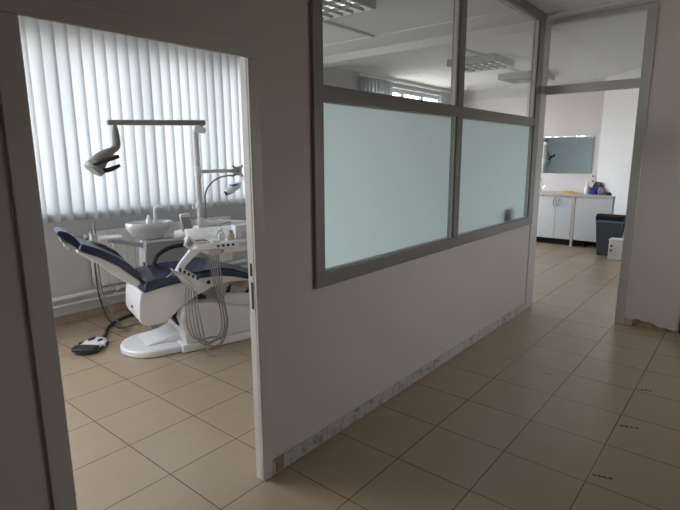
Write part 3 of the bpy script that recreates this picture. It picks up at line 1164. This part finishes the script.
for i in range(5):
    b, zb, rr_ = loops[i]
    t = -0.43 - 0.014 * i
    s0 = -0.012 + i * 0.016
    pts = [(s0, t, 0.60 - i * 0.01), (s0 - 0.012 + 0.004 * i, t, 0.45), (s0 - 0.014 + 0.008 * i, t - 0.01, 0.30), (s0 + 0.02 + 0.006 * i, t - 0.015, 0.19 - 0.01 * i),
           (b, t - 0.015, zb + 0.022), (b + 0.075, t - 0.015, zb + 0.03), (rr_ - 0.03, t - 0.012, 0.145 - 0.005 * i), (rr_ + 0.008, t - 0.005, 0.24), (rr_ - 0.004, t, 0.40), (top_s[i] + 0.012, t + 0.01, 0.62), (top_s[i], t + 0.03, 0.84)]
    bm = BM()
    tube(bm, pts, 0.0058, 8, 6)
    it.part('hose', bm, 'hose_grey', smooth=60)
bm = BM()
prism(bm, [(0.19, 0.884), (0.28, 0.884), (0.275, 0.835), (0.195, 0.835)], -0.465, -0.38)
it.part('hose_outlet', bm, 'unit_grey', bevel=0.004)
# supporting arm under the table back to the unit
bm = BM()
tube(bm, [(0.62, -0.10, 0.82), (0.74, 0.10, 0.78), (0.80, 0.30, 0.77), (0.70, 0.48, 0.77), (0.50, 0.56, 0.74)], 0.030, 14, 4)
it.part('support_arm', bm, 'unit_white', smooth=50)
bm = BM()
cyl(bm, (0.62, -0.10, 0.80), (0.62, -0.10, 0.84), 0.045, 18)
it.part('pivot', bm, 'unit_white', smooth=40)


# --- things standing on the instrument table
def on_table(name, label, cat, s, t, z):
    return Unit(name, label, cat, s, t, z)


b1 = on_table('pump_bottle', 'clear bottle with bent spout on the instrument table', 'bottle', 0.325, -0.36, 0.930)
bm = BM()
lathe(bm, [(0, 0), (0.030, 0), (0.032, 0.01), (0.030, 0.06), (0.018, 0.078), (0.012, 0.086), (0.012, 0.10), (0, 0.10)], 18, (0.325, -0.36, 0.9305))
b1.part('bottle', bm, 'bottle_glass', smooth=50)
bm = BM()
tube(bm, [(0.325, -0.36, 1.03), (0.325, -0.36, 1.062), (0.337, -0.36, 1.070), (0.37, -0.36, 1.076), (0.415, -0.36, 1.080)], 0.006, 8)
b1.part('spout', bm, 'chrome', smooth=40)
bm = BM()
lathe(bm, [(0, 0), (0.014, 0), (0.014, 0.016), (0, 0.016)], 14, (0.325, -0.36, 1.022))
b1.part('collar', bm, 'chrome', smooth=40)
b2 = on_table('medicine_bottle', 'short bottle with dark yellow cap on the instrument table', 'bottle', 0.412, -0.36, 0.930)
bm = BM()
lathe(bm, [(0, 0), (0.029, 0), (0.031, 0.008), (0.029, 0.045), (0.018, 0.062), (0, 0.062)], 18, (0.412, -0.36, 0.9305))
b2.part('bottle', bm, 'paper_grey', smooth=50)
bm = BM()
lathe(bm, [(0, 0), (0.019, 0), (0.019, 0.018), (0, 0.019)], 16, (0.412, -0.36, 0.9925))
b2.part('cap', bm, 'yellow_plastic', smooth=40)
b3 = on_table('glass_dish', 'small clear glass dish left of the pump bottle', 'dish', 0.265, -0.415, 0.930)
bm = BM()
lathe(bm, [(0, 0), (0.026, 0), (0.034, 0.015), (0.031, 0.015), (0.024, 0.004), (0, 0.004)], 20, (0.265, -0.415, 0.9305))
b3.part('bowl', bm, 'bottle_glass', smooth=50)
b4 = on_table('glove_box', 'white cardboard box at the right end of the instrument table', 'box', 0.54, -0.31, 0.930)
bm = BM()
box(bm, 0.460, 0.625, -0.355, -0.258, 0.9305, 1.045)
bx = b4.part('carton', bm, 'carton', bevel=0.003)
bm = BM()
box(bm, 0.51, 0.61, -0.3565, -0.355, 0.940, 0.990)
b4.part('panel', bm, 'paper_grey', bx)
b5 = on_table('steel_tray', 'flat shiny tray lying at the left of the instrument table', 'tray', 0.17, -0.33, 0.930)
bm = BM()
box(bm, 0.07, 0.215, -0.40, -0.275, 0.9305, 0.934)
for q in ((0.07, 0.215, -0.40, -0.396), (0.07, 0.215, -0.279, -0.275), (0.07, 0.074, -0.396, -0.279), (0.211, 0.215, -0.396, -0.279)):
    box(bm, *q, 0.934, 0.944)
b5.part('tray', bm, 'chrome')

# --- assistant's tray behind the backrest
at_ = Unit('assistant_tray', 'small white assistant tray with suction hoses behind the backrest', 'instrument tray', -0.4, 0.45, 0.9)
bm = BM()
slab(bm, [(-0.50, 0.36), (-0.30, 0.38), (-0.275, 0.50), (-0.32, 0.56), (-0.47, 0.56)], 0.905, 0.925)
at_.part('tray', bm, 'unit_white', bevel=0.006)
bm = BM()
tube(bm, [(-0.40, 0.45, 0.895), (-0.28, 0.50, 0.86), (-0.15, 0.53, 0.82), (-0.06, 0.54, 0.80)], 0.022, 12, 4)
at_.part('arm', bm, 'unit_grey', smooth=50)
bm = BM()
box(bm, -0.545, -0.495, 0.38, 0.50, 0.89, 0.965)
at_.part('holder', bm, 'unit_grey', bevel=0.005)
for s, t, zt, mt_, r in ((-0.535, 0.40, 1.045, 'metal_grey', 0.009), (-0.507, 0.42, 1.115, 'metal_grey', 0.007), (-0.520, 0.47, 1.03, 'unit_white', 0.010)):
    bm = BM()
    tube(bm, [(s, t, 0.80), (s, t, 0.95), (s, t, zt)], [r * 1.3, r, r * 0.7], 10)
    at_.part('suction_tip', bm, mt_, smooth=40)
ends = [(0.0, 0.42, 0.26), (0.0, 0.46, 0.22), (0.02, 0.44, 0.16)]
for i, (s, t) in enumerate(((-0.535, 0.40), (-0.507, 0.42), (-0.520, 0.47))):
    bm = BM()
    d = 0.025 * i
    tube(bm, [(s, t, 0.81), (s, t + 0.02, 0.62), (s + 0.01 + d * 0.3, t + 0.04, 0.43), (s + 0.05 + d, t + 0.07, 0.24), (s + 0.11 + d, t + 0.11, 0.11 - d * 0.4),
              (-0.355 + d, 0.60, 0.030), (-0.27 + d, 0.66 + d, 0.012), (-0.18 + d * 0.6, 0.75 - d, 0.012), (-0.10, 0.76 - d, 0.035), (-0.02, 0.69, 0.08)], 0.0065 + 0.001 * (i == 1), 8, 6)
    at_.part('suction_hose', bm, 'hose_grey' if i else 'hose_dark', smooth=60)

# --- the second treatment place, seen only in the far mirror
def copy_tree(o, parent=None):
    c = o.copy()
    COL.objects.link(c)
    if parent is not None:
        c.parent = parent
    for k in [q for q in bpy.data.objects if q.parent == o]:
        copy_tree(k, c)
    return c


shift2 = Vector((5.60, -0.42, 0))
for src, lb in ((ol, 'second dental operating light, reflected at the left of the far wall mirror'),
                (su, 'second spittoon unit, below the lamp reflected in the far wall mirror')):
    c = copy_tree(src.root)
    c.location = src.root.location + shift2
    c['label'] = lb

# --- foot pedal on the floor with its hose
fp = thing('foot_pedal', 'black and white foot pedal on the floor left of the dental chair', 'foot pedal', (1.79, 2.50, 0.0), math.atan2(0.20, 0.27))
def oval(a, b, n=28, p=2.6, cx=0.0):
    out = []
    for i in range(n):
        q = 2 * math.pi * i / n
        c, s = math.cos(q), math.sin(q)
        out.append((cx + a * math.copysign(abs(c) ** (2 / p), c), b * math.copysign(abs(s) ** (2 / p), s)))
    return out
bm = BM()
slab(bm, oval(0.170, 0.105), 0.0, 0.028)
finish('base', bm, 'black_rubber', fp, bevel=0.008)
bm = BM()
a = [bm.verts.new((x, y, 0.028)) for x, y in oval(0.165, 0.100)]
b = [bm.verts.new((x, y, 0.052)) for x, y in oval(0.138, 0.078, cx=0.003)]
bm.faces.new(a[::-1])
bm.faces.new(b)
for i in range(28):
    bm.faces.new((a[i], a[(i + 1) % 28], b[(i + 1) % 28], b[i]))
finish('shell', bm, 'unit_white', fp, bevel=0.006)
bm = BM()
slab(bm, [(-0.172, -0.06), (-0.150, -0.095), (-0.06, -0.106), (-0.05, -0.05), (-0.05, 0.05), (-0.06, 0.106), (-0.150, 0.095), (-0.172, 0.06)], 0.022, 0.056)
finish('treadle', bm, 'black_rubber', fp, bevel=0.010, seg=3)
for x, y, rx, ry in ((0.085, 0.045, 0.05, 0.026), (0.06, -0.045, 0.034, 0.020), (-0.02, 0.082, 0.03, 0.014)):
    bm = BM()
    lathe(bm, [(0, 0), (1.0, 0), (0.92, 0.008), (0.6, 0.012), (0, 0.013)], 18, (x, y, 0.050), rx, ry)
    finish('foot_button', bm, 'black_rubber', fp, smooth=40)
bm = BM()
box(bm, 0.0, 0.03, -0.112, -0.085, 0.012, 0.052)
finish('side_clip', bm, 'unit_white', fp, bevel=0.004)
bm = BM()
fpm = Matrix.Translation(fp.location) @ Matrix.Rotation(fp.rotation_euler.z, 4, 'Z')
inv = fpm.inverted()
tube(bm, [inv @ Vector(p) for p in ((1.915, 2.60, 0.022), (2.00, 2.69, 0.020), (2.06, 2.80, 0.018), (2.16, 2.92, 0.018), (2.30, 3.02, 0.018), (2.47, 3.07, 0.018), (2.62, 3.02, 0.018), (2.68, 2.88, 0.018), (2.68, 2.70, 0.03))], 0.0165, 10, 6)
finish('hose', bm, 'hose_dark', fp, smooth=60)

# ------------------------------------------------------------------ far end: counter, mirror, bins
def wall_x(y):
    """x of the slanting wall at a given y"""
    return p0.x + (p0.y - y) / (-d2y) * d2x
d2x, d2y = -0.8055, -0.5925
CF = 9.50
bm = BM()
slab(bm, [(CF - 0.02, 0.09), (CF + 0.02, 0.075), (10.10, 0.515), (10.115, 2.60), (CF - 0.02, 2.60)], 0.887, 0.928)
tag(finish('worktop', bm, 'worktop', bevel=0.004), 'pale worktop over the white cabinets under the mirror', 'worktop')
def cabinet(name, label, ya_, yb_, doors):
    root = thing(name, label, 'cabinet', (CF + 0.2, (ya_ + yb_) / 2, 0), 0)
    bm = BM()
    if ya_ < 0.4:
        slab(bm, [(CF + 0.02, ya_), (CF + 0.10, ya_ + 0.06), (10.05, 0.50), (10.08, yb_), (CF + 0.02, yb_)], 0.115, 0.886)
    else:
        box(bm, CF + 0.02, 10.10, ya_, yb_, 0.115, 0.886)
    finish('carcass', rel(bm, root), 'cabinet_white', root)
    for a, b, hy in doors:
        bm = BM()
        box(bm, CF, CF + 0.019, a + 0.002, b - 0.002, 0.12, 0.882)
        dr = finish('door', rel(bm, root), 'cabinet_white', root, bevel=0.002, seg=1)
        if hy is not None:
            bm = BM()
            tube(bm, [(CF, hy, 0.715), (CF - 0.028, hy, 0.73), (CF - 0.028, hy, 0.825), (CF, hy, 0.84)], 0.0095, 8)
            h = finish('handle', rel(bm, root), 'chrome', dr, smooth=40)
            h.matrix_parent_inverse = Matrix.Identity(4)
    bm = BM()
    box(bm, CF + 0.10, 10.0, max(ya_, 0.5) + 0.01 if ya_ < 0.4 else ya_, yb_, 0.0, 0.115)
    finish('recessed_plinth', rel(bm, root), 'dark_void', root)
    return root
cabinet('base_cabinet', 'white two door base cabinet with chrome handles under the mirror', 0.735, 1.34, [(0.735, 1.015, 0.975), (1.015, 1.34, 1.052)])
cabinet('base_cabinet', 'plain white base cabinet without handles behind the grey bin', 0.09, 0.687, [(0.09, 0.687, None)])
cabinet('base_cabinet', 'white base cabinet half hidden by the left aluminium post', 1.345, 2.58, [(1.345, 1.96, 1.90), (1.96, 2.58, 2.02)])
bm = BM()
box(bm, CF - 0.004, CF + 0.45, 0.690, 0.732, 0.0, 0.886)
tag(finish('filler_board', bm, 'worktop'), 'narrow upright board between the white cabinets', 'board')

mr = thing('wall_mirror', 'wide frameless mirror on the far wall over the counter', 'mirror', (XW - 0.01, 1.4, 1.27))
bm = BM()
box(bm, XW - 0.014, XW - 0.008, 0.62, 2.10, 1.275, 1.955)
finish('mirror_glass', rel(bm, mr), 'mirror_silver', mr)
bm = BM()
box(bm, XW - 0.008, XW, 0.63, 2.09, 1.285, 1.945)
finish('backing', rel(bm, mr), 'metal_grey', mr)

fa = thing('tap', 'chrome tap standing on the worktop left of the yellow cloth', 'tap', (9.92, 1.44, 0.928))
bm = BM()
cyl(bm, (0, 0, 0), (0, 0, 0.05), 0.022, 14)
tube(bm, [(0, 0, 0.04), (0, 0, 0.22), (-0.02, 0, 0.26), (-0.07, 0, 0.275), (-0.12, 0, 0.26), (-0.135, 0, 0.23)], 0.011, 10, 5)
finish('spout', bm, 'chrome', fa, smooth=50)
bm = BM()
tube(bm, [(0, -0.02, 0.06), (0, -0.05, 0.08), (0, -0.085, 0.12)], 0.008, 8)
finish('lever', bm, 'chrome', fa, smooth=40)

sk = thing('wall_socket', 'upright white double socket on the far wall beside the mirror', 'socket', (XW - 0.008, 0.575, 1.19))
bm = BM()
box(bm, XW - 0.014, XW, 0.54, 0.61, 1.10, 1.27)
sp_ = finish('plate', rel(bm, sk), 'carton', sk, bevel=0.003)
for z in (1.142, 1.228):
    bm = BM()
    cyl(bm, (XW - 0.0155, 0.575, z), (XW - 0.013, 0.575, z), 0.022, 14)
    o = finish('socket_well', rel(bm, sk), 'metal_grey', sp_, smooth=40)

# clutter on the worktop
yc = thing('yellow_cloth', 'crumpled yellow cloth lying on the worktop under the mirror', 'cloth', (9.78, 0.88, 0.928))
bm = BM()
g = []
rc = random.Random(2)
for j in range(9):
    row = []
    for i in range(11):
        u, v = i / 10 - 0.5, j / 8 - 0.5
        edge = max(0, 1 - (2 * u) ** 4) * max(0, 1 - (2 * v) ** 4)
        row.append(bm.verts.new((v * 0.16 + rc.uniform(-.006, .006), u * 0.26 + rc.uniform(-.008, .008), 0.002 + edge * (0.018 + rc.uniform(0, 0.026)))))
    g.append(row)
for j in range(8):
    for i in range(10):
        bm.faces.new((g[j][i], g[j][i + 1], g[j + 1][i + 1], g[j + 1][i]))
finish('cloth', bm, 'yellow_cloth', yc, smooth=60)
wb = thing('detergent_bottle', 'white plastic bottle on the worktop left of the blue carton', 'bottle', (9.75, 0.575, 0.928))
bm = BM()
lathe(bm, [(0, 0), (0.045, 0), (0.048, 0.02), (0.046, 0.12), (0.02, 0.165), (0.018, 0.18), (0, 0.18)], 18)
finish('bottle', bm, 'porcelain', wb, smooth=50)
bm = BM()
lathe(bm, [(0, 0), (0.021, 0), (0.019, 0.035), (0, 0.036)], 14, (0, 0, 0.18))
finish('cap', bm, 'carton', wb, smooth=40)
bm = BM()
box(bm, 9.66, 9.76, 0.405, 0.505, 0.928, 1.05)
tag(finish('blue_carton', bm, 'blue_card', bevel=0.003), 'dark blue carton standing on the worktop beside the white bottle', 'box')
def lump(name, mat, label, cat, c, r, seed):
    bm = BM()
    bmesh.ops.create_icosphere(bm, subdivisions=3, radius=1.0)
    q = random.Random(seed)
    ph = [q.uniform(0, 6.28) for _ in range(6)]
    for v in bm.verts:
        k = 1 + 0.16 * math.sin(5 * v.co.x + ph[0]) * math.sin(4 * v.co.z + ph[1]) + 0.12 * math.sin(7 * v.co.y + ph[2] + 3 * v.co.z)
        v.co = Vector((v.co.x * r[0] * k, v.co.y * r[1] * k, v.co.z * r[2] * k))
        v.co.z = max(v.co.z, -r[2] * 0.8)
    shift(bm, (0, 0, r[2] * 0.8))
    o = finish(name, bm, mat, smooth=60)
    o.location = c
    return tag(o, label, cat)
lump('cloth_bundle', 'brown_cloth', 'dark brown crumpled bundle behind the blue carton on the worktop', 'cloth', (9.86, 0.43, 0.928), (0.08, 0.085, 0.125), 4)
lump('towel', 'lilac_cloth', 'grey lilac crumpled towel on the worktop right of the blue carton', 'towel', (9.71, 0.345, 0.928), (0.05, 0.055, 0.075), 8)
lump('dark_cloth', 'navy_cloth', 'flat navy cloth near the right end of the worktop', 'cloth', (9.64, 0.20, 0.928), (0.05, 0.062, 0.028), 9)

# big bin
bn = thing('waste_bin', 'tall dark grey bin with black lid in front of the slanting wall', 'bin', (9.0, 0.0, 0))
bm = BM()
a = [bm.verts.new((x, y, 0.0)) for x, y in ((-0.09, -0.15), (0.09, -0.15), (0.09, 0.15), (-0.09, 0.15))]
b = [bm.verts.new((x, y, 0.55)) for x, y in ((-0.115, -0.20), (0.115, -0.20), (0.115, 0.20), (-0.115, 0.20))]
bm.faces.new(a[::-1])
bm.faces.new(b)
for i in range(4):
    bm.faces.new((a[i], a[(i + 1) % 4], b[(i + 1) % 4], b[i]))
finish('body', bm, 'bin_grey', bn, bevel=0.018, seg=3)
bm = BM()
box(bm, -0.120, 0.120, -0.204, 0.204, 0.545, 0.578)
finish('blue_bag_rim', bm, 'bag_blue', bn, bevel=0.006)
bm = BM()
prism(bm, [(-0.125, 0.575), (0.125, 0.575), (0.12, 0.63), (0.08, 0.668), (-0.06, 0.678), (-0.12, 0.64)], -0.206, 0.206)
finish('lid', bm, 'bag_black', bn, bevel=0.018, seg=3)
# small white bin
sbn = thing('small_bin', 'small white bin standing before the tall grey bin', 'bin', (8.73, -0.20, 0))
bm = BM()
box(bm, -0.10, 0.10, -0.125, 0.125, 0.0, 0.30)
finish('body', bm, 'carton', sbn, bevel=0.012, seg=3)
bm = BM()
box(bm, -0.105, 0.105, -0.13, 0.13, 0.298, 0.325)
finish('lid', bm, 'carton', sbn, bevel=0.008)
bm = BM()
box(bm, -0.108, -0.10, 0.075, 0.10, 0.20, 0.235)
finish('latch', bm, 'black_rubber', sbn)
bm = BM()
box(bm, -0.108, -0.10, 0.075, 0.10, 0.135, 0.165)
finish('latch', bm, 'black_rubber', sbn)

# box standing on the sill behind the frosted glass
bm = BM()
box(bm, 4.53, 4.73, 0.048, 0.115, 0.925, 1.125)
tag(finish('sill_box', bm, 'sill_box', bevel=0.004), 'dark box showing through the bottom of the right frosted pane', 'box')

# ------------------------------------------------------------------ corridor small things
bm = BM()
box(bm, 1.585, 1.638, -0.016, -0.012, 0.012, 0.088)
tag(finish('chipped_tile', bm, 'plaster_brown'), 'dark chipped tile patch on the skirting beside the door casing', 'tile')
bm = BM()
cyl(bm, (XE - 0.02, -0.96, 0.045), (XE - 0.006, -0.96, 0.045), 0.028, 18)
cyl(bm, (XE - 0.026, -0.96, 0.045), (XE - 0.02, -0.96, 0.045), 0.013, 14)
tag(finish('pipe_stub', bm, 'marble_skirting', smooth=40), 'round grey pipe cap at the foot of the wall beside the right post', 'pipe cap')
sbx = thing('low_stand', 'dark wooden stand just visible at the right edge behind the wall corner', 'stand', (5.42, -1.50, 0))
bm = BM()
box(bm, -0.10, 0.10, -0.12, 0.12, 0.26, 0.30)
finish('top', bm, 'dark_wood', sbx, bevel=0.004)
for x in (-0.085, 0.085):
    for y in (-0.105, 0.105):
        bm = BM()
        box(bm, x - 0.015, x + 0.015, y - 0.015, y + 0.015, 0, 0.26)
        finish('leg', bm, 'dark_wood', sbx)
bm = BM()
box(bm, -0.07, 0.07, -0.09, 0.09, 0.05, 0.25)
finish('drawer', bm, 'dark_wood', sbx)
# scuffs on the corridor tiles
for (x, y, l, w, lb) in ((3.861, -1.317, 0.07, 0.022, 'farthest dark scuff mark on the right corridor tiles'),
                         (3.246, -1.334, 0.075, 0.022, 'middle dark scuff mark on the right corridor tiles'),
                         (2.617, -1.324, 0.07, 0.02, 'nearest dark scuff mark on the right corridor tiles'),
                         (3.711, -0.713, 0.05, 0.014, 'faint scuff mark in the middle of the corridor tiles')):
    bm = BM()
    q = random.Random(int(x * 1000))
    for k in range(4):
        f = (k / 3 - 0.5)
        lathe(bm, [(0, 0.0), (1.0, 0.0), (0.9, 0.0012), (0, 0.0016)], 9, (f * l * 0.35 + q.uniform(-.004, .004), -f * l, 0.0), w * q.uniform(0.25, 0.5), l * q.uniform(0.12, 0.22))
    o = finish('scuff_mark', bm, 'dirt_mark')
    o.location = (x, y, 0.0002)
    tag(o, lb, 'scuff', 'scuff marks on the corridor floor')
